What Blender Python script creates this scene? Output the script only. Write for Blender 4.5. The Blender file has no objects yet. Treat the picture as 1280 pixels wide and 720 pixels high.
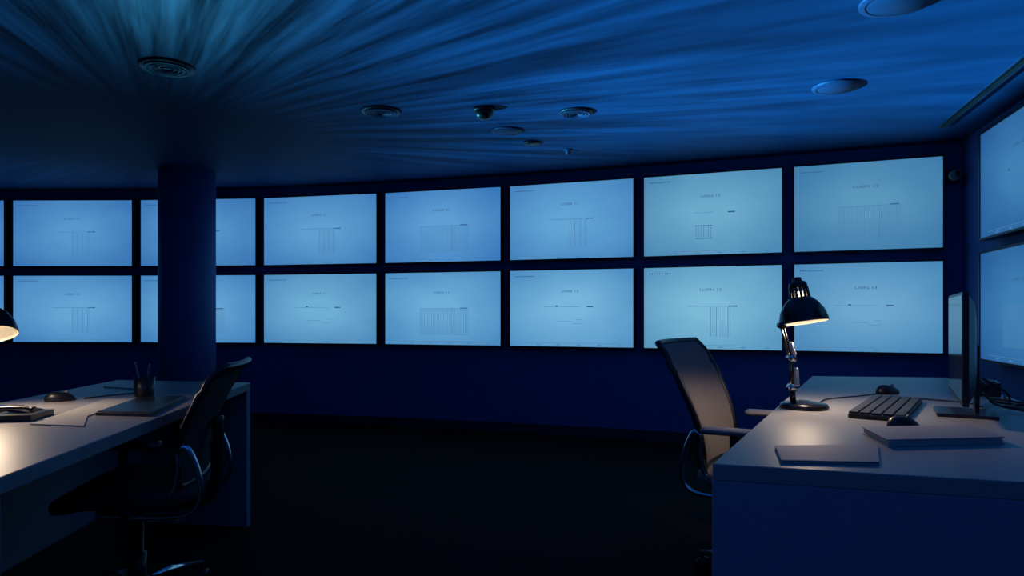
import bpy, math, random
from mathutils import Vector, Matrix
random.seed(4)
sc = bpy.context.scene
sc.view_settings.view_transform = 'Standard'
sc.view_settings.look = 'None'

# ------------------------------------------------------------------ materials
def srgb(r, g, b):
    f = lambda c: (c/255/12.92) if c/255 <= .04045 else ((c/255+.055)/1.055)**2.4
    return (f(r), f(g), f(b), 1)

def mat(name, col, rough=.5, metal=0, noise=0, nscale=40, bump=0, spec=.5):
    m = bpy.data.materials.new(name); m.use_nodes = True
    nt = m.node_tree; b = nt.nodes['Principled BSDF']
    b.inputs['Roughness'].default_value = rough
    b.inputs['Metallic'].default_value = metal
    b.inputs['Specular IOR Level'].default_value = spec
    tc = nt.nodes.new('ShaderNodeTexCoord')
    n = nt.nodes.new('ShaderNodeTexNoise'); n.inputs['Scale'].default_value = nscale
    n.inputs['Detail'].default_value = 5
    nt.links.new(tc.outputs['Object'], n.inputs['Vector'])
    mx = nt.nodes.new('ShaderNodeMix'); mx.data_type = 'RGBA'
    c2 = tuple(max(0, c*(1-noise)) for c in col[:3])+(1,)
    mx.inputs[6].default_value = c2; mx.inputs[7].default_value = (*col[:3], 1)
    nt.links.new(n.outputs['Fac'], mx.inputs[0]); nt.links.new(mx.outputs[2], b.inputs['Base Color'])
    if bump:
        bp = nt.nodes.new('ShaderNodeBump'); bp.inputs['Strength'].default_value = bump
        bp.inputs['Distance'].default_value = .01
        nt.links.new(n.outputs['Fac'], bp.inputs['Height']); nt.links.new(bp.outputs[0], b.inputs['Normal'])
    return m

def emis(name, col, s):
    m = bpy.data.materials.new(name); m.use_nodes = True
    nt = m.node_tree; nt.nodes.clear()
    o = nt.nodes.new('ShaderNodeOutputMaterial'); e = nt.nodes.new('ShaderNodeEmission')
    e.inputs[0].default_value = col; e.inputs[1].default_value = s
    nt.links.new(e.outputs[0], o.inputs[0]); return m

M = {}
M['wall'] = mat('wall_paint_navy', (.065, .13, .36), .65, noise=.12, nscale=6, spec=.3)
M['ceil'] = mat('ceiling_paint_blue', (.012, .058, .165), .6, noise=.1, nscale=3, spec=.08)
M['floor'] = mat('carpet_charcoal', (.015, .015, .018), .95, noise=.7, nscale=180, bump=.4, spec=.1)
M['base'] = mat('baseboard_dark', (.02, .025, .05), .5)
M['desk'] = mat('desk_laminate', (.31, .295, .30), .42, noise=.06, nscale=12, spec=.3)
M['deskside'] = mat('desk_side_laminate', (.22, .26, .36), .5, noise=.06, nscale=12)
M['black'] = mat('black_plastic', (.012, .012, .015), .35)
M['blackmat'] = mat('black_matte', (.01, .01, .012), .6)
M['bezel'] = mat('bezel_black', (.01, .012, .02), .4)
M['chrome'] = mat('chrome', (.75, .75, .78), .15, metal=1)
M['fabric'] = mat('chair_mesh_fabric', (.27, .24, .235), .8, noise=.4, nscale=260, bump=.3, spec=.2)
M['fabric_backlit'] = mat('chair_mesh_backlit', (.06, .055, .06), .8, noise=.4, nscale=260, bump=.3, spec=.2)  # darker copy of the chair mesh; backlit shade put into the colour
M['grey'] = mat('grey_plastic', (.22, .22, .24), .45)
M['lampbk'] = mat('lamp_black_enamel', (.012, .012, .013), .22)
M['lampin'] = mat('lamp_inner_white', (.8, .76, .68), .5)
M['paper'] = mat('paper_cover', (.30, .29, .30), .6, noise=.05)
M['pages'] = mat('book_pages', (.45, .44, .42), .7)
M['dkcover'] = mat('dark_cover', (.05, .05, .06), .5)
M['disc'] = mat('ceiling_disc', (.02, .05, .13), .5, spec=.2)
M['vent'] = mat('vent_dark', (.005, .015, .04), .4)
M['bulb'] = emis('bulb_warm', (1, .78, .5, 1), 6)
M['ui'] = emis('ui_soft', srgb(74, 128, 176), 1)
M['uitext'] = emis('ui_text', srgb(48, 90, 136), 1)
M['deskscreen'] = mat('screen_glass_black', (.02, .03, .05), .12)

# ------------------------------------------------------------------ mesh builder
class B:
    def __init__(s): s.v=[]; s.f=[]; s.m=[]; s.mats=[]; s.sm=[]
    def mi(s, k):
        if k not in s.mats: s.mats.append(k)
        return s.mats.index(k)
    def add(s, vs, fs, k, smooth=False):
        o = len(s.v); s.v += [tuple(v) for v in vs]; i = s.mi(k)
        for f in fs: s.f.append([a+o for a in f]); s.m.append(i); s.sm.append(smooth)
    def box(s, c, size, k, rot=None):
        x, y, z = [a/2 for a in size]
        vs = [Vector((sx*x, sy*y, sz*z)) for sz in (-1,1) for sy in (-1,1) for sx in (-1,1)]
        if rot is not None: vs = [rot @ v for v in vs]
        vs = [v+Vector(c) for v in vs]
        s.add(vs, [(0,2,3,1),(4,5,7,6),(0,1,5,4),(2,6,7,3),(0,4,6,2),(1,3,7,5)], k)
    def prism(s, poly, z0, z1, k):
        n = len(poly)
        a = sum(poly[i][0]*poly[(i+1)%n][1]-poly[(i+1)%n][0]*poly[i][1] for i in range(n))
        if a < 0: poly = poly[::-1]
        vs = [(x,y,z0) for x,y in poly]+[(x,y,z1) for x,y in poly]
        s.add(vs, [tuple(range(n))[::-1], tuple(range(n,2*n))]+[(i,(i+1)%n,(i+1)%n+n,i+n) for i in range(n)], k)
    def lathe(s, prof, k, c=(0,0,0), R=None, n=32, cap=True):
        vs=[]; fs=[]
        for r,z in prof:
            for i in range(n):
                a=2*math.pi*i/n; v=Vector((r*math.cos(a), r*math.sin(a), z))
                if R is not None: v = R @ v
                vs.append(v+Vector(c))
        for j in range(len(prof)-1):
            for i in range(n):
                fs.append((j*n+i, j*n+(i+1)%n, (j+1)*n+(i+1)%n, (j+1)*n+i))
        if cap:
            fs.append(tuple(range(n))[::-1]); fs.append(tuple(range((len(prof)-1)*n, len(prof)*n)))
        s.add(vs, fs, k, True)
    def tube(s, pts, r, k, n=10, closed=False, rz=1.0):
        pts=[Vector(p) for p in pts]; N=len(pts); vs=[]; fs=[]; up=None
        rr = r if isinstance(r,(list,tuple)) else [r]*N
        for i,p in enumerate(pts):
            if closed: t=(pts[(i+1)%N]-pts[i-1]).normalized()
            else: t=(pts[min(i+1,N-1)]-pts[max(i-1,0)]).normalized()
            if up is None:
                up=Vector((0,0,1)) if abs(t.z)<.9 else Vector((1,0,0))
            up=(up-t*up.dot(t)).normalized(); sd=t.cross(up)
            for j in range(n):
                a=2*math.pi*j/n; vs.append(p+(sd*math.cos(a)+up*math.sin(a)*rz)*rr[i])
        for i in range(N if closed else N-1):
            i2=(i+1)%N
            for j in range(n): fs.append((i*n+j, i*n+(j+1)%n, i2*n+(j+1)%n, i2*n+j))
        if not closed: fs.append(tuple(range(n))[::-1]); fs.append(tuple(range((N-1)*n,N*n)))
        s.add(vs, fs, k, True)
    def make(s, name, loc=(0,0,0), rotz=0, bevel=0, parent=None):
        me=bpy.data.meshes.new(name); me.from_pydata(s.v, [], s.f)
        for k in s.mats: me.materials.append(M[k] if isinstance(k,str) else k)
        for p,i,sm in zip(me.polygons, s.m, s.sm): p.material_index=i; p.use_smooth=sm
        me.update()
        o=bpy.data.objects.new(name, me); sc.collection.objects.link(o)
        o.location=loc; o.rotation_euler=(0,0,rotz)
        if bevel:
            b=o.modifiers.new('bevel','BEVEL'); b.width=bevel; b.segments=3; b.limit_method='ANGLE'; b.angle_limit=math.radians(50)
        if parent: o.parent=parent
        return o

def curve(pts, n=8):
    """Catmull-Rom through pts"""
    P=[Vector(p) for p in pts]; P=[P[0]*2-P[1]]+P+[P[-1]*2-P[-2]]; out=[]
    for i in range(1,len(P)-2):
        for j in range(n):
            t=j/n; a,b,c,d=P[i-1:i+3]
            out.append(.5*((2*b)+(c-a)*t+(2*a-5*b+4*c-d)*t*t+(3*b-a-3*c+d)*t**3))
    out.append(P[-2]); return out

# ------------------------------------------------------------------ room
J = [(-6.55,7.05),(-5.23,7.07),(-3.89,7.05),(-2.57,6.94),(-1.28,6.65),(-.06,6.30),(1.10,5.90),(2.22,5.47),(3.26,5.06)]
OFF=.075
def offs(i):
    a=Vector(J[max(i-1,0)]); b=Vector(J[min(i+1,len(J)-1)]); t=(b-a).normalized()
    n=Vector((-t.y,t.x)); p=Vector(J[i])+n*OFF; return (p.x,p.y)
WB=[(-7.2,7.13)]+[offs(i) for i in range(len(J))]+[(3.37,5.09)]
K=WB[-1]; rd=Vector((-.283,-.959)).normalized()
KR=(K[0]+rd.x*7.3, K[1]+rd.y*7.3)
H=2.4
def wallseg(name, pts, inward_hint, th=.1):
    n=len(pts); outp=[]
    for i in range(n):
        a=Vector(pts[max(i-1,0)]); b=Vector(pts[min(i+1,n-1)]); t=(b-a).normalized()
        nn=Vector((-t.y,t.x))
        if (Vector(inward_hint)-Vector(pts[i])).dot(nn)>0: nn=-nn
        p=Vector(pts[i])+nn*th; outp.append((p.x,p.y))
    bb=B()
    for i in range(n-1):
        bb.prism([pts[i],pts[i+1],outp[i+1],outp[i]],0,H,'wall')
    bb.make(name)
    return outp
cen=(0,2)
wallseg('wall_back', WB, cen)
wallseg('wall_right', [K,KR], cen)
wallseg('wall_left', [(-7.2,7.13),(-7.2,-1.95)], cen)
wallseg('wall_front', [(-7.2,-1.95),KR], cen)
poly=[(-7.3,-2.05),(KR[0]+.1,-2.05),(K[0]+.12,K[1]+.1)]+[ (x,y+.1) for x,y in WB[::-1][1:]]+[(-7.3,7.2)]
b=B(); b.prism(poly,-.1,0,'floor'); b.make('floor')
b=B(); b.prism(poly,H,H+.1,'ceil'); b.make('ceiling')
b=B()
for i in range(len(WB)-1):
    a=Vector(WB[i]); c=Vector(WB[i+1]); t=(c-a).normalized(); n=Vector((t.y,-t.x))*.015
    b.prism([tuple(a),tuple(c),tuple(c+n),tuple(a+n)],0,.09,'base')
b.make('baseboard_back')
b=B(); a=Vector(K); c=Vector(KR); n=Vector((rd.y,-rd.x))*.015
b.prism([tuple(a),tuple(c),tuple(c+n),tuple(a+n)],0,.09,'base'); b.make('baseboard_right')

# column
b=B(); b.lathe([(.24,0),(.24,H)],'wall',n=64); b.lathe([(.25,0),(.25,.09),(.24,.092)],'base',n=64,cap=False)
b.make('column',(-2.96,6.2,0))

# ------------------------------------------------------------------ monitors on the wall
def screen_mat(i, c0, c1):
    m=bpy.data.materials.new('display_%02d'%i); m.use_nodes=True; nt=m.node_tree; nt.nodes.clear()
    N=nt.nodes.new; L=nt.links.new
    o=N('ShaderNodeOutputMaterial'); e=N('ShaderNodeEmission'); uv=N('ShaderNodeTexCoord')
    mp=N('ShaderNodeMapping'); mp.inputs['Location'].default_value=(-.5,-.5,0)
    ln=N('ShaderNodeVectorMath'); ln.operation='LENGTH'
    L(uv.outputs['UV'],mp.inputs[0]); L(mp.outputs[0],ln.inputs[0])
    r=N('ShaderNodeMapRange'); r.inputs[1].default_value=.12; r.inputs[2].default_value=.68
    L(ln.outputs['Value'],r.inputs[0])
    w=N('ShaderNodeTexNoise'); w.inputs['Scale'].default_value=2.2
    mp2=N('ShaderNodeMapping'); mp2.inputs['Location'].default_value=(i*3.1,i*1.7,0)
    L(uv.outputs['UV'],mp2.inputs[0]); L(mp2.outputs[0],w.inputs['Vector'])
    ad=N('ShaderNodeMath'); ad.operation='MULTIPLY_ADD'; L(w.outputs['Fac'],ad.inputs[0]); ad.inputs[1].default_value=.5
    sb=N('ShaderNodeMath'); sb.operation='SUBTRACT'; L(r.outputs[0],sb.inputs[0]); sb.inputs[1].default_value=.25
    L(sb.outputs[0],ad.inputs[2])
    mx=N('ShaderNodeMix'); mx.data_type='RGBA'; L(ad.outputs[0],mx.inputs[0]); mx.inputs[6].default_value=c0; mx.inputs[7].default_value=c1
    wv=N('ShaderNodeTexNoise'); wv.inputs['Scale'].default_value=170; L(uv.outputs['UV'],wv.inputs['Vector'])
    mr=N('ShaderNodeMapRange'); mr.inputs[3].default_value=.93; mr.inputs[4].default_value=1.07; L(wv.outputs['Fac'],mr.inputs[0])
    L(mx.outputs[2],e.inputs[0]); L(mr.outputs[0],e.inputs[1]); L(e.outputs[0],o.inputs[0]); return m

ROWS=[(.814,1.502),(1.604,2.284)]
cnt=0
def wall_monitor(p0,p1,z0,z1,kind,c0,c1):
    global cnt
    a=Vector((*p0,0)); c=Vector((*p1,0)); u=(c-a); w=u.length; u.normalize()
    ang=math.atan2(u.y,u.x); mid=(a+c)/2; h=z1-z0
    e=bpy.data.objects.new('wall_monitor',None); sc.collection.objects.link(e)
    e.location=(mid.x,mid.y,(z0+z1)/2); e.rotation_euler=(0,0,ang); e.empty_display_size=.1
    bz=.014
    b=B()
    b.box((0,.034,0),(w+2*bz,.07-.002,h+2*bz),'bezel')
    for s in (-1,1):
        b.box((s*(w/2+bz/2),-.004,0),(bz,.012,h+2*bz),'bezel'); b.box((0,-.004,s*(h/2+bz/2)),(w,.012,bz),'bezel')
    b.make('housing',parent=e)
    me=bpy.data.meshes.new('display'); me.from_pydata([(-w/2,-.002,-h/2),(w/2,-.002,-h/2),(w/2,-.002,h/2),(-w/2,-.002,h/2)],[],[(0,1,2,3)])
    uvl=me.uv_layers.new(name='UVMap')
    for l,q in zip(uvl.data,[(0,0),(1,0),(1,1),(0,1)]): l.uv=q
    me.materials.append(screen_mat(cnt,c0,c1))
    o=bpy.data.objects.new('display',me); sc.collection.objects.link(o); o.parent=e
    b=B()
    def q(x,z,ww,hh,k='ui'): b.box(((x-.5)*w,-.0035,(z-.5)*h),(ww*w,.001,hh*h),k)
    q(.5,.045,.78,.004)
    for k in range(5): q(.24+k*.165,.022,.035,.012)
    for k in range(9): q(.045+k*.019,.925,.011,.012,'uitext')
    if kind==0:
        q(.5,.52,.34,.006); 
        for k in range(11): q(.50+k*.014,.33,.0015+.003*(k%3==0),.36)
        q(.66,.52,.06,.014,'uitext')
    elif kind==1:
        q(.52,.50,.42,.005); q(.52,.14,.42,.003)
        for k in range(34): q(.315+k*.0125,.32,.003,.36)
        q(.59,.33,.003,.36,'uitext'); q(.69,.505,.06,.014,'uitext')
    elif kind==2:
        q(.43,.52,.3,.005); q(.66,.52,.05,.016,'uitext'); q(.39,.53,.02,.014,'uitext')
        q(.45,.33,.12,.005); q(.56,.3,.08,.005); q(.58,.35,.05,.005)
    elif kind==3:
        q(.45,.36,.13,.006,'uitext')
        for k in range(7): q(.395+k*.018,.28,.002,.17,'uitext')
        q(.65,.515,.05,.016,'uitext'); q(.45,.52,.15,.004); q(.45,.2,.12,.005,'uitext')
    b.make('chart',parent=e)
    cu=bpy.data.curves.new('label','FONT'); cu.body=random.choice(['LISIN 11','LUSIN 12','USIN 13','LUSIX 51']); cu.size=.038
    cu.align_x='CENTER'; cu.align_y='CENTER'; cu.materials.append(M['uitext'])
    t=bpy.data.objects.new('label',cu); sc.collection.objects.link(t); t.parent=e
    t.location=(0,-.004,.22*h); t.rotation_euler=(math.pi/2,0,0); t.scale=(1.2,.75,1)
    cnt+=1

kinds_top=[0,0,0,0,1,0,3,1]; kinds_bot=[2,0,1,2,1,2,0,2]
cols_top=[((86,150,204),(56,114,178))]*3+[((94,157,207),(64,124,185)),((92,156,210),(60,121,187)),((98,165,213),(68,129,189)),((108,169,203),(74,135,178)),((90,149,187),(60,120,168))]
cols_bot=[((100,164,211),(66,127,187))]*3+[((110,173,212),(74,135,185)),((108,172,215),(73,136,189)),((118,180,220),(79,142,193)),((124,185,215),(86,148,190)),((108,166,206),(70,132,181))]
for i in range(8):
    a=Vector(J[i]); c=Vector(J[i+1]); u=(c-a).normalized(); g=.047
    p0=a+u*g; p1=c-u*g
    for r,(kk,cc) in enumerate(((kinds_bot,cols_bot),(kinds_top,cols_top))):
        wall_monitor(p0,p1,*ROWS[r],kk[i],srgb(*cc[i][0]),srgb(*cc[i][1]))
s=Vector((3.09,4.48))
for i in range(2):
    p0=s+rd*(1.24*i); p1=p0+rd*1.16
    for r in range(2):
        wall_monitor(p0,p1,ROWS[r][0],ROWS[r][1],[1,2][r],srgb(62,126,178),srgb(38,92,152))

# ------------------------------------------------------------------ ceiling fittings
def c_disc(name,x,y,r,k='disc'):
    b=B(); b.lathe([(r*.96,-.012),(r,-.006),(r,0)],k,n=48); 
    b.lathe([(r*.82,-.0135),(r*.84,-.0125)],'vent',n=48,cap=False); return b.make(name,(x,y,H))
c_disc('ceiling_speaker',1.59,2.80,.148); c_disc('ceiling_speaker',1.84,3.86,.127); c_disc('ceiling_speaker',-.034,4.79,.11)
def c_vent(x,y,r):
    b=B(); b.lathe([(r,-.012),(r*1.03,-.008),(r*1.03,0)],'vent',n=48)
    for i,f in enumerate((.85,.65,.45,.25)):
        b.lathe([(r*f,-.02),(r*f*.88,-.02),(r*f*.8,-.012)],'disc',n=40,cap=False)
        b.lathe([(r*f,-.02),(r*f,-.012)],'vent',n=40,cap=False)
    b.make('ceiling_air_vent',(x,y,H))
c_vent(-1.80,3.55,.13); c_vent(-.835,4.33,.12); c_vent(.41,4.35,.105)
b=B(); b.lathe([(.068,-.02),(.072,0)],'black',n=32)
b.lathe([(.005,-.07),(.03,-.066),(.05,-.05),(.056,-.03),(.056,-.015)],'black',n=32); b.make('dome_camera',(-.176,4.28,H))
b=B(); b.lathe([(.06,-.015),(.065,0)],'black',n=32); b.make('ceiling_sensor',(.15,5.12,H))
b=B(); b.lathe([(.012,-.04),(.02,-.03),(.02,-.01),(.035,-.006),(.035,0)],'disc',n=24); b.make('sprinkler_head',(.44,5.35,H))
b=B(); a=Vector((2.96,4.69)); c=a+rd*3.2; n=Vector((-rd.y,rd.x))*.022
b.prism([tuple(a-n),tuple(a+n),tuple(c+n),tuple(c-n)],H-.008,H,'blackmat')
for sgn in (-1,1):
    b.prism([tuple(a+n*sgn*1.0),tuple(a+n*sgn*1.35),tuple(c+n*sgn*1.35),tuple(c+n*sgn)],H-.012,H,'vent')
b.make('slot_diffuser')
b=B(); b.box((0,0,0),(.08,.03,.1),'black'); b.tube([(0,-.01,0),(0,-.06,0)],.014,'black'); b.lathe([(.035,-.06),(.04,-.02),(.038,.03)],'grey',c=(0,-.09,-.01),R=Matrix.Rotation(math.pi/2,3,'X'))
b.lathe([(.02,.061),(.018,.068)],'black',c=(0,-.09,-.01),R=Matrix.Rotation(math.pi/2,3,'X'),n=20)
b.make('security_camera',(3.295,5.09,2.14),-.35)

# ------------------------------------------------------------------ desks
def lerp(a,b,t): return (a[0]+(b[0]-a[0])*t, a[1]+(b[1]-a[1])*t)
def desk(A,Bp,D,C):
    """A-B near edge, C-D far edge (A,C on the sitter side)"""
    b=B(); b.prism([A,Bp,D,C],.71,.75,'desk')
    def panel(p,q,inner,th=.035,z0=0,z1=.71):
        t=(Vector(q)-Vector(p)).normalized(); n=Vector((-t.y,t.x))
        if (Vector(inner)-Vector(p)).dot(n)<0: n=-n
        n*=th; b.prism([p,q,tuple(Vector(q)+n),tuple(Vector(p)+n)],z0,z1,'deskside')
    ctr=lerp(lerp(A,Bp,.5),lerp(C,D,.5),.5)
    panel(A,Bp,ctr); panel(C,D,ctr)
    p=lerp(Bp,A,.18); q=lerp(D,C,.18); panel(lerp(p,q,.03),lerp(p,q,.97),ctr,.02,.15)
    return b.make('desk',bevel=.003)
desk((.48,1.63),(1.55,1.32),(2.47,3.82),(1.73,3.92))
desk((-1.12,1.45),(-1.98,1.58),(-2.14,3.69),(-1.37,3.56))

# ------------------------------------------------------------------ chairs
def chair(loc, rotz, fab, ztop=1.0, lean=.13):
    e=bpy.data.objects.new('office_chair',None); sc.collection.objects.link(e); e.location=loc; e.rotation_euler=(0,0,rotz)
    b=B(); n=40
    prof=[(.86,.425),(.97,.435),(1.0,.455),(.98,.475),(.9,.487),(.6,.49),(.2,.486)]
    vs=[];fs=[]
    for s_,z in prof:
        for i in range(n):
            a=2*math.pi*i/n; ca,sa=math.cos(a),math.sin(a)
            x=.25*s_*abs(ca)**.55*(1 if ca>0 else -1); y=.25*s_*abs(sa)**.55*(1 if sa>0 else -1)
            zz=z-(.03*max(0,x-.12)/.12 if x>.12 else 0)+.25*y*y
            vs.append((x,y,zz))
    for j in range(len(prof)-1):
        for i in range(n): fs.append((j*n+i,j*n+(i+1)%n,(j+1)*n+(i+1)%n,(j+1)*n+i))
    fs.append(tuple(range(n))[::-1]); fs.append(tuple(range((len(prof)-1)*n,len(prof)*n)))
    b.add(vs,fs,fab,True); b.make('seat',parent=e)
    BH=ztop-.5
    def bx(z,y):
        t=(z-.5)/BH
        return -.215-lean*t + .022*math.sin(t*math.pi*1.6)-(.03*max(0,t-.9)/.1) + .9*y*y*(.8 if t<.8 else .6)
    def hw(z):
        t=(z-.5)/BH
        return .19+.045*math.sin(min(1,t*1.15)*math.pi/2) - .02*max(0,t-.85)/.15
    nz,ny=26,14; vs=[];fs=[]
    for side in (0,1):
        for j in range(nz+1):
            z=.5+BH*j/nz
            for i in range(ny+1):
                y=hw(z)*(2*i/ny-1); vs.append((bx(z,y)-(.012 if side else 0),y,z))
    S=(nz+1)*(ny+1); W=ny+1
    for j in range(nz):
        for i in range(ny):
            q=(j*W+i,j*W+i+1,(j+1)*W+i+1,(j+1)*W+i); fs.append(q); fs.append(tuple(S+k for k in q[::-1]))
    b=B(); b.add(vs,fs,fab,True)
    zs=[.5+BH*j/nz for j in range(nz+1)]
    loop=[(bx(z,-hw(z))-.006,-hw(z),z) for z in zs]+[(bx(ztop,y)-.006,y,ztop) for y in [hw(ztop)*(2*i/10-1) for i in range(1,10)]]+[(bx(z,hw(z))-.006,hw(z),z) for z in zs[::-1]]+[(bx(.5,y)-.006,y,.5) for y in [hw(.5)*(1-2*i/10) for i in range(1,10)]]
    b.tube(loop,.013,'black',closed=True,n=8); b.make('backrest',parent=e)
    b=B()
    b.tube(curve([(-.05,0,.40),(-.22,0,.40),(-.27,0,.47),(-.28,0,.60),(-.235-lean*.45,0,.72)]),[.022]*33,'black',n=10)
    b.box((-.02,0,.405),(.26,.18,.035),'black')
    for s_ in (-1,1):
        y=s_*.215
        b.tube(curve([(.06,y,.42),(-.10,y,.405),(-.23,y*1.0,.41),(-.275,y,.47),(-.265,y,.56),(-.23,y,.64),(-.20,y,.63),(-.20,y,.55),(-.165,y,.47),(-.05,y,.44)],6),.011,'chrome',n=10)
        b.tube(curve([(-.05,s_*.20,.42),(-.05,s_*.275,.44),(-.05,s_*.285,.54),(-.05,s_*.285,.655)],6),.016,'black',n=10)
        pad=curve([(-.17,s_*.285,.668),(-.1,s_*.287,.67),(.03,s_*.285,.672),(.10,s_*.275,.668)],5)
        b.tube(pad,[.022]+[.036]*(len(pad)-2)+[.022],'grey' if fab=='fabric' else 'black',n=12,rz=.42)
    b.make('frame',parent=e)
    b=B()
    b.lathe([(.028,.07),(.028,.22),(.018,.22),(.018,.40)],'black',n=20)
    for i in range(5):
        a=2*math.pi*i/5+.4; c,s_=math.cos(a),math.sin(a)
        b.tube([(0,0,.115),(.12*c,.12*s_,.11),(.30*c,.30*s_,.078)],[.03,.024,.015],'chrome',n=10,rz=.8)
        cx,cy=.30*c,.30*s_
        b.tube([(cx,cy,.085),(cx,cy,.05)],.009,'black',n=8)
        for d in (-.015,.015):
            px,py=cx-s_*d,cy+c*d
            b.tube([(px-s_*.008,py+c*.008,.028),(px+s_*.008,py-c*.008,.028)],.028,'black',n=18)
    b.make('star_base',parent=e)
    return e
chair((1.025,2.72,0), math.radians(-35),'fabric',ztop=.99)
chair((-1.395,2.54,0), math.radians(190),'fabric_backlit',ztop=.92,lean=.10)

# ------------------------------------------------------------------ desk lamps
def lamp(loc, rotz, energy, head_dx=0, head_dz=0, tilt=(math.radians(-8),math.radians(-6))):
    e=bpy.data.objects.new('desk_lamp',None); sc.collection.objects.link(e); e.location=loc; e.rotation_euler=(0,0,rotz)
    b=B(); b.lathe([(.086,0),(.088,.008),(.082,.018),(.05,.023),(.018,.03),(.002,.031)],'lampbk',n=48)
    b.make('base',parent=e)
    b=B(); hx,hz=head_dx,head_dz
    p0=(-.04,0,.02); p1=(-.046,0,.075); p2=(-.048,0,.19+hz*.5); p3=(-.085,0,.315+hz); p4=(-.045+hx,0,.37+hz)
    b.tube([p0,p1],.011,'lampbk')
    b.tube([(-.046,-.02,.078),(-.046,.02,.078)],.015,'chrome'); 
    for d in (-.012,.012):
        b.tube([(p1[0],d,p1[2]),(p2[0],d,p2[2])],.0045,'lampbk'); b.tube([(p2[0],d,p2[2]),(p3[0],d,p3[2])],.0045,'lampbk')
    def spring(a,c,y,r=.0075,turns=14):
        a=Vector(a);c=Vector(c);t=(c-a).normalized();u=Vector((0,1,0));w=t.cross(u);pts=[]
        for i in range(turns*8+1):
            f=i/(turns*8); an=f*turns*2*math.pi; pts.append(a.lerp(c,f)+u*(y+r*math.cos(an))+w*r*math.sin(an))
        b.tube(pts,.002,'chrome',n=5)
    for d in (-.02,.02):
        spring((p1[0]+.012,0,.085),(p1[0]+.008,0,.155),d)
        spring((p2[0]+.004,0,p2[2]+.012),(p2[0]-.012,0,p2[2]+.06),d)
    b.tube([(p2[0],-.024,p2[2]),(p2[0],.024,p2[2])],.013,'chrome'); b.tube([(p3[0],-.02,p3[2]),(p3[0],.02,p3[2])],.012,'lampbk')
    b.tube([p3,p4,(hx-.02,0,.39+hz)],.007,'lampbk'); b.make('arm',parent=e)
    R=Matrix.Rotation(tilt[1],3,'Y')@Matrix.Rotation(tilt[0],3,'X'); c=Vector((hx+.0,0,.325+hz))
    b=B()
    outer=[(.09,0),(.089,.012),(.080,.045),(.062,.075),(.045,.092),(.036,.098)]
    b.lathe(outer,'lampbk',c=c,R=R,n=48,cap=False)
    b.lathe([(r-.0025,z) for r,z in outer],'lampin',c=c,R=R,n=48,cap=False)
    b.lathe([(.0875,0),(.09,0)],'lampbk',c=c,R=R,n=48,cap=False)
    for i in range(14):
        a=2*math.pi*i/14; v0=R@Vector((.034*math.cos(a),.034*math.sin(a),.096))+c; v1=R@Vector((.031*math.cos(a),.031*math.sin(a),.137))+c
        b.tube([v0,v1],.0045,'lampbk',n=6)
    b.lathe([(.034,.134),(.034,.146),(.03,.156),(.018,.162),(.016,.175),(.002,.178)],'lampbk',c=c,R=R,n=32)
    b.make('shade',parent=e)
    b=B(); b.lathe([(.002,.035),(.018,.04),(.026,.055),(.024,.072),(.014,.09),(.013,.12)],'bulb',c=c,R=R,n=24); b.make('bulb',parent=e)
    L=bpy.data.lights.new('lamp_light','SPOT'); L.energy=energy; L.color=(1,.76,.53); L.spot_size=math.radians(160); L.spot_blend=.6; L.shadow_soft_size=.03
    o=bpy.data.objects.new('lamp_light',L); sc.collection.objects.link(o); o.parent=e
    o.location=c+R@Vector((0,0,.02)); o.rotation_euler=R.to_euler()
    return e
lamp((1.112,2.59,.75),0,8.5)
lamp((-1.93,2.47,.75),0,8.5,head_dx=.03,head_dz=-.04,tilt=(math.radians(-16),math.radians(-16)))

# ------------------------------------------------------------------ desk objects
Z=.75
def keyboard(c, ang, Ln, Wd):
    b=B(); b.box((0,0,.008),(Ln,Wd,.014),'black')
    nx=17
    kw=(Ln-.02)/nx
    for r in range(5):
        y=-Wd/2+.016+r*(Wd-.03)/4.0
        for i in range(nx):
            if r==0 and 4<=i<=8:
                if i==6: b.box((-Ln/2+.01+(i+.5)*kw,y,.019),(kw*4.8,(Wd-.03)/4.9,.007),'dkcover')
                continue
            b.box((-Ln/2+.01+(i+.5)*kw,y,.019),(kw*.82,(Wd-.03)/4.9,.007),'dkcover')
    return b.make('keyboard',(c[0],c[1],Z),ang,bevel=.0015)
keyboard((1.41,2.55), math.atan2(.64,.46), .62,.17)
def mouse(c,ang):
    b=B(); n=28; vs=[];fs=[]; prof=[(1,0),(1.02,.008),(.96,.018),(.8,.028),(.5,.036),(.15,.038)]
    for s_,z in prof:
        for i in range(n):
            a=2*math.pi*i/n; vs.append((.055*s_*math.cos(a)-.0*z,.031*s_*math.sin(a),z*(1-.25*math.cos(a)*s_)))
    for j in range(len(prof)-1):
        for i in range(n): fs.append((j*n+i,j*n+(i+1)%n,(j+1)*n+(i+1)%n,(j+1)*n+i))
    fs.append(tuple(range(n))[::-1]); fs.append(tuple(range((len(prof)-1)*n,len(prof)*n)))
    b.add(vs,fs,'black',True); b.tube([(.022,-.004,.036),(.022,.004,.036)],.007,'grey',n=10)
    return b.make('computer_mouse',(c[0],c[1],Z),ang)
mouse((1.225,2.13),math.radians(15)); mouse((1.69,3.06),math.radians(10)); mouse((-1.86,2.80),math.radians(40))
b=B(); P=[(1.049,2.04),(1.40,2.07),(1.355,1.87),(1.01,1.83)]
b.prism(P,Z,Z+.003,'paper'); cc=(sum(p[0] for p in P)/4,sum(p[1] for p in P)/4)
b.prism([lerp(p,cc,.03) for p in P],Z+.003,Z+.018,'pages'); b.prism(P,Z+.018,Z+.021,'paper'); b.make('notebook')
b=B(); P=[(.70,1.81),(.985,1.83),(.87,1.61),(.645,1.63)]
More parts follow.
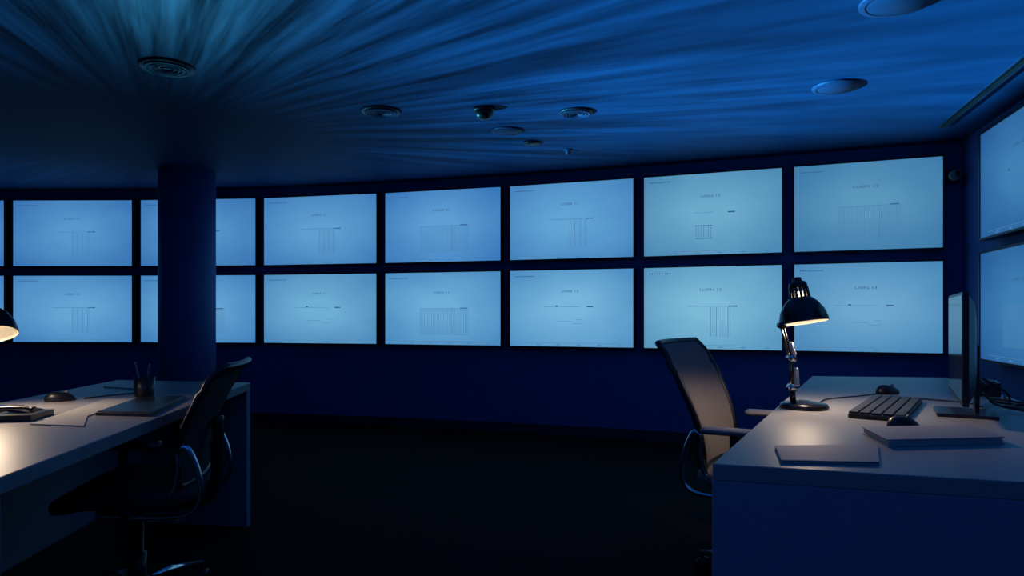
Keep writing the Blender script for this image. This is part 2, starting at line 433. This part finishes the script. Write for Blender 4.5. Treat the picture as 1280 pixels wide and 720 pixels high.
b.prism(P,Z,Z+.005,'paper'); cc=(.8,1.72); b.prism([lerp(p,cc,.04) for p in P],Z+.005,Z+.007,'pages'); b.prism(P,Z+.007,Z+.009,'paper'); b.make('document_folder',bevel=.001)
ang=math.atan2(.55,.307)
e=bpy.data.objects.new('computer_monitor',None); sc.collection.objects.link(e); e.location=(1.60,2.44,Z); e.rotation_euler=(0,0,ang)
b=B()
b.box((0,0,.245),(.60,.018,.37),'black'); b.box((0,.0095,.248),(.58,.002,.345),'deskscreen')
vs=[];fs=[]
for (sx,sz,y) in ((1,1,-.009),(.8,.85,-.03),(.45,.5,-.045)):
    for (ax,az) in ((-1,-1),(1,-1),(1,1),(-1,1)): vs.append((ax*.29*sx,y,.245+az*.175*sz))
for j in range(2):
    for i in range(4): fs.append((j*4+i,j*4+(i+1)%4,(j+1)*4+(i+1)%4,(j+1)*4+i))
fs.append((8,9,10,11)); b.add(vs,fs,'black')
b.make('panel',bevel=.003,parent=e)
b=B(); b.box((0,-.055,.13),(.06,.015,.24),'black'); b.box((0,-.02,.006),(.22,.18,.012),'black'); b.make('stand',bevel=.003,parent=e)
b=B()
b.tube(curve([(1.69,2.40,Z+.05),(1.80,2.50,Z+.02),(1.88,2.45,Z+.006),(1.93,2.62,Z+.006),(2.02,2.66,Z+.006),(2.0,2.85,Z+.006)]),.005,'blackmat',n=8)
b.tube(curve([(1.70,2.44,Z+.08),(1.82,2.62,Z+.05),(1.92,2.70,Z+.01),(1.98,2.60,Z+.008),(2.08,2.75,Z+.008)]),.005,'blackmat',n=8)
b.tube(curve([(1.68,2.40,Z+.10),(1.78,2.60,Z+.12),(1.90,2.62,Z+.06),(1.99,2.72,Z+.01),(2.10,2.9,Z+.006)]),.0045,'blackmat',n=8)
b.make('monitor_cables')
b=B(); b.tube(curve([(1.23,2.72,Z+.004),(1.32,2.84,Z+.004),(1.50,2.94,Z+.004),(1.63,3.03,Z+.004)]),.0028,'blackmat',n=6)
b.make('mouse_cable')
b=B(); b.tube(curve([(1.62,2.90,Z+.003),(1.75,2.82,Z+.003),(1.82,2.72,Z+.003),(1.80,2.6,Z+.003)]),.0028,'blackmat',n=6); b.make('keyboard_cable')
b=B(); b.box((0,0,.03),(.16,.10,.06),'black'); b.box((0,0,.062),(.12,.07,.004),'dkcover'); b.make('docking_station',(2.10,3.02,Z),ang,bevel=.006)

# left desk
b=B(); b.lathe([(.036,0),(.038,.004),(.042,.085),(.040,.085),(.036,.006)],'black',n=32)
for i,(x,y,l) in enumerate(((-.03,.01,.15),(.02,-.01,.13),(.005,.02,.14))):
    b.tube([(x*.3,y*.3,.01),(x*1.6,y*1.3,l)],.004,['grey','black','paper'][i],n=8)
b.make('pen_holder',(-1.60,2.96,Z))
b=B(); P=[(-1.47,2.40),(-1.26,2.37),(-1.38,2.88),(-1.55,2.84)]
b.prism(P,Z,Z+.012,'dkcover'); b.prism([lerp(p,(-1.41,2.62),.03) for p in P],Z+.012,Z+.015,'black'); b.make('closed_laptop',bevel=.002)
b=B(); P=[(-1.56,2.20),(-1.36,2.16),(-1.48,2.37),(-1.565,2.86),(-1.70,2.84)]
b.prism(P,Z,Z+.004,'pages'); b.make('paper_stack')
b=B(); b.box((0,0,.012),(.20,.17,.024),'black'); 
R=Matrix.Rotation(math.radians(12),3,'X'); b.box((.035,.0,.03),(.11,.14,.014),'dkcover',R)
hs=curve([(-.07,-.085,.042),(-.07,-.06,.052),(-.07,0,.054),(-.07,.06,.052),(-.07,.085,.042)],4)
b.tube(hs,[.022,.024,.02,.014,.013,.012,.012,.012,.012,.012,.012,.013,.014,.02,.024,.023,.022],'black',n=12,rz=.6)
for r in range(4):
    for c_ in range(3): b.box((.005+c_*.028,-.045+r*.024,.041+(-.045+r*.024)*.21),(.017,.014,.004),'dkcover',R)
o=b.make('desk_phone',(-1.69,2.34,Z),math.radians(100),bevel=.002); o.scale=(.8,.8,.8)
b=B(); b.tube(curve([(-1.80,2.86,Z+.004),(-1.74,2.98,Z+.004),(-1.68,3.08,Z+.004),(-1.77,3.2,Z+.004),(-1.98,3.3,Z+.004)]),.0028,'blackmat',n=6); b.make('mouse_cable')

# ------------------------------------------------------------------ lights
# added light with no fixture; ceiling streaks and dark zones shaped into its pattern
LX,LY,LZ=-2.6,5.0,.95; HH=H-LZ
L=bpy.data.lights.new('ceiling_wash_helper','POINT'); L.energy=360; L.shadow_soft_size=0; L.color=(1,1,1); L.use_nodes=True
nt=L.node_tree; nt.nodes.clear(); N=nt.nodes.new; LK=nt.links.new
o=N('ShaderNodeOutputLight'); em=N('ShaderNodeEmission'); LK(em.outputs[0],o.inputs[0])
tc=N('ShaderNodeTexCoord'); sx=N('ShaderNodeSeparateXYZ'); LK(tc.outputs['Normal'],sx.inputs[0])
def MA(op,a,b_=None,c=None,clamp=False):
    n=N('ShaderNodeMath'); n.operation=op; n.use_clamp=clamp
    for i,v in enumerate((a,b_,c)):
        if v is None: continue
        if isinstance(v,(int,float)): n.inputs[i].default_value=v
        else: LK(v,n.inputs[i])
    return n.outputs[0]
def MR(v,a,b_,c=0.,d=1.,smooth=True):
    n=N('ShaderNodeMapRange'); n.interpolation_type='SMOOTHSTEP' if smooth else 'LINEAR'
    for i,k in enumerate((a,b_,c,d)): n.inputs[i+1].default_value=k
    LK(v,n.inputs[0]); return n.outputs[0]
X,Y,Zz=sx.outputs; up=MA('GREATER_THAN',Zz,0.05)
rho=MA('SQRT',MA('ADD',MA('MULTIPLY',X,X),MA('MULTIPLY',Y,Y))); az=MA('MAXIMUM',MA('ABSOLUTE',Zz),.08)
rr=MA('DIVIDE',rho,az); cx=MA('DIVIDE',X,MA('MAXIMUM',rho,.001)); cy=MA('DIVIDE',Y,MA('MAXIMUM',rho,.001))
cpx=MA('MULTIPLY_ADD',MA('DIVIDE',X,az),HH,LX); cpy=MA('MULTIPLY_ADD',MA('DIVIDE',Y,az),HH,LY)
def noise(k,kr,scale,lo,hi,o0,off=0):
    cb=N('ShaderNodeCombineXYZ'); LK(MA('MULTIPLY_ADD',cx,k,off),cb.inputs[0]); LK(MA('MULTIPLY',cy,k),cb.inputs[1]); LK(MA('MULTIPLY',rr,kr),cb.inputs[2])
    nz=N('ShaderNodeTexNoise'); nz.inputs['Scale'].default_value=scale; nz.inputs['Detail'].default_value=3; nz.inputs['Roughness'].default_value=.6; LK(cb.outputs[0],nz.inputs['Vector'])
    return MR(nz.outputs['Fac'],lo,hi,o0,1.,False)
s1=noise(19,.8,1.5,.34,.66,.12); s2=noise(6,.3,1.3,.3,.65,.4,9)
far=MR(rr,1.4,4.0,0.,.68)
st=MA('MULTIPLY',s1,s2); st=MA('ADD',MA('MULTIPLY',st,MA('SUBTRACT',1.0,far)),MA('MULTIPLY',far,.60))
mk=MR(rr,.5,2.6)
mside=MR(cpx,-3.0,.6,.36,1.)
wally=MA('MINIMUM',MA('MULTIPLY_ADD',cpx,-.37,6.24),7.05)
mw=MR(MA('SUBTRACT',wally,cpy),.0,1.3)
mrw=MR(MA('SUBTRACT',MA('MULTIPLY_ADD',cpy,.295,1.86),cpx),.02,.35,0.,1.)
mcol=MR(MA('ADD',MA('MULTIPLY',cx,-.287),MA('MULTIPLY',cy,.958)),.90,.97,1.,0.)
mleft=MR(cpx,-6.8,-5.2)
inv=MA('DIVIDE',1.0,MA('POWER',az,3.0)); edge=MR(MA('ABSOLUTE',Zz),.15,.24)
tot=MA('MULTIPLY',st,mk)
for m_ in (mside,mw,mrw,mcol,mleft,edge,up,inv): tot=MA('MULTIPLY',tot,m_)
em.inputs[0].default_value=(.05,.40,.66,1); LK(tot,em.inputs[1])
lo=bpy.data.objects.new('ceiling_wash_helper',L); sc.collection.objects.link(lo); lo.location=(LX,LY,LZ)

def area(name,loc,rot,size,energy,col):
    L=bpy.data.lights.new(name,'AREA'); L.energy=energy; L.color=col; L.shape='RECTANGLE'; L.size,L.size_y=size
    o=bpy.data.objects.new(name,L); sc.collection.objects.link(o); o.location=loc; o.rotation_euler=rot; return o
area('room_fill_blue',(-1.5,-1.6,1.9),(math.radians(80),0,0),(5,.8),6,(.08,.27,1))

w=bpy.data.worlds.new('World'); sc.world=w; w.use_nodes=True
w.node_tree.nodes['Background'].inputs[0].default_value=(.01,.03,.12,1); w.node_tree.nodes['Background'].inputs[1].default_value=.3

cam=bpy.data.cameras.new('Camera'); cam.sensor_width=36; cam.lens=36*850/1280; cam.shift_y=32/1280; cam.clip_start=.05
co=bpy.data.objects.new('Camera',cam); sc.collection.objects.link(co); co.location=(0,0,1.11); co.rotation_euler=(math.pi/2,0,0); sc.camera=co
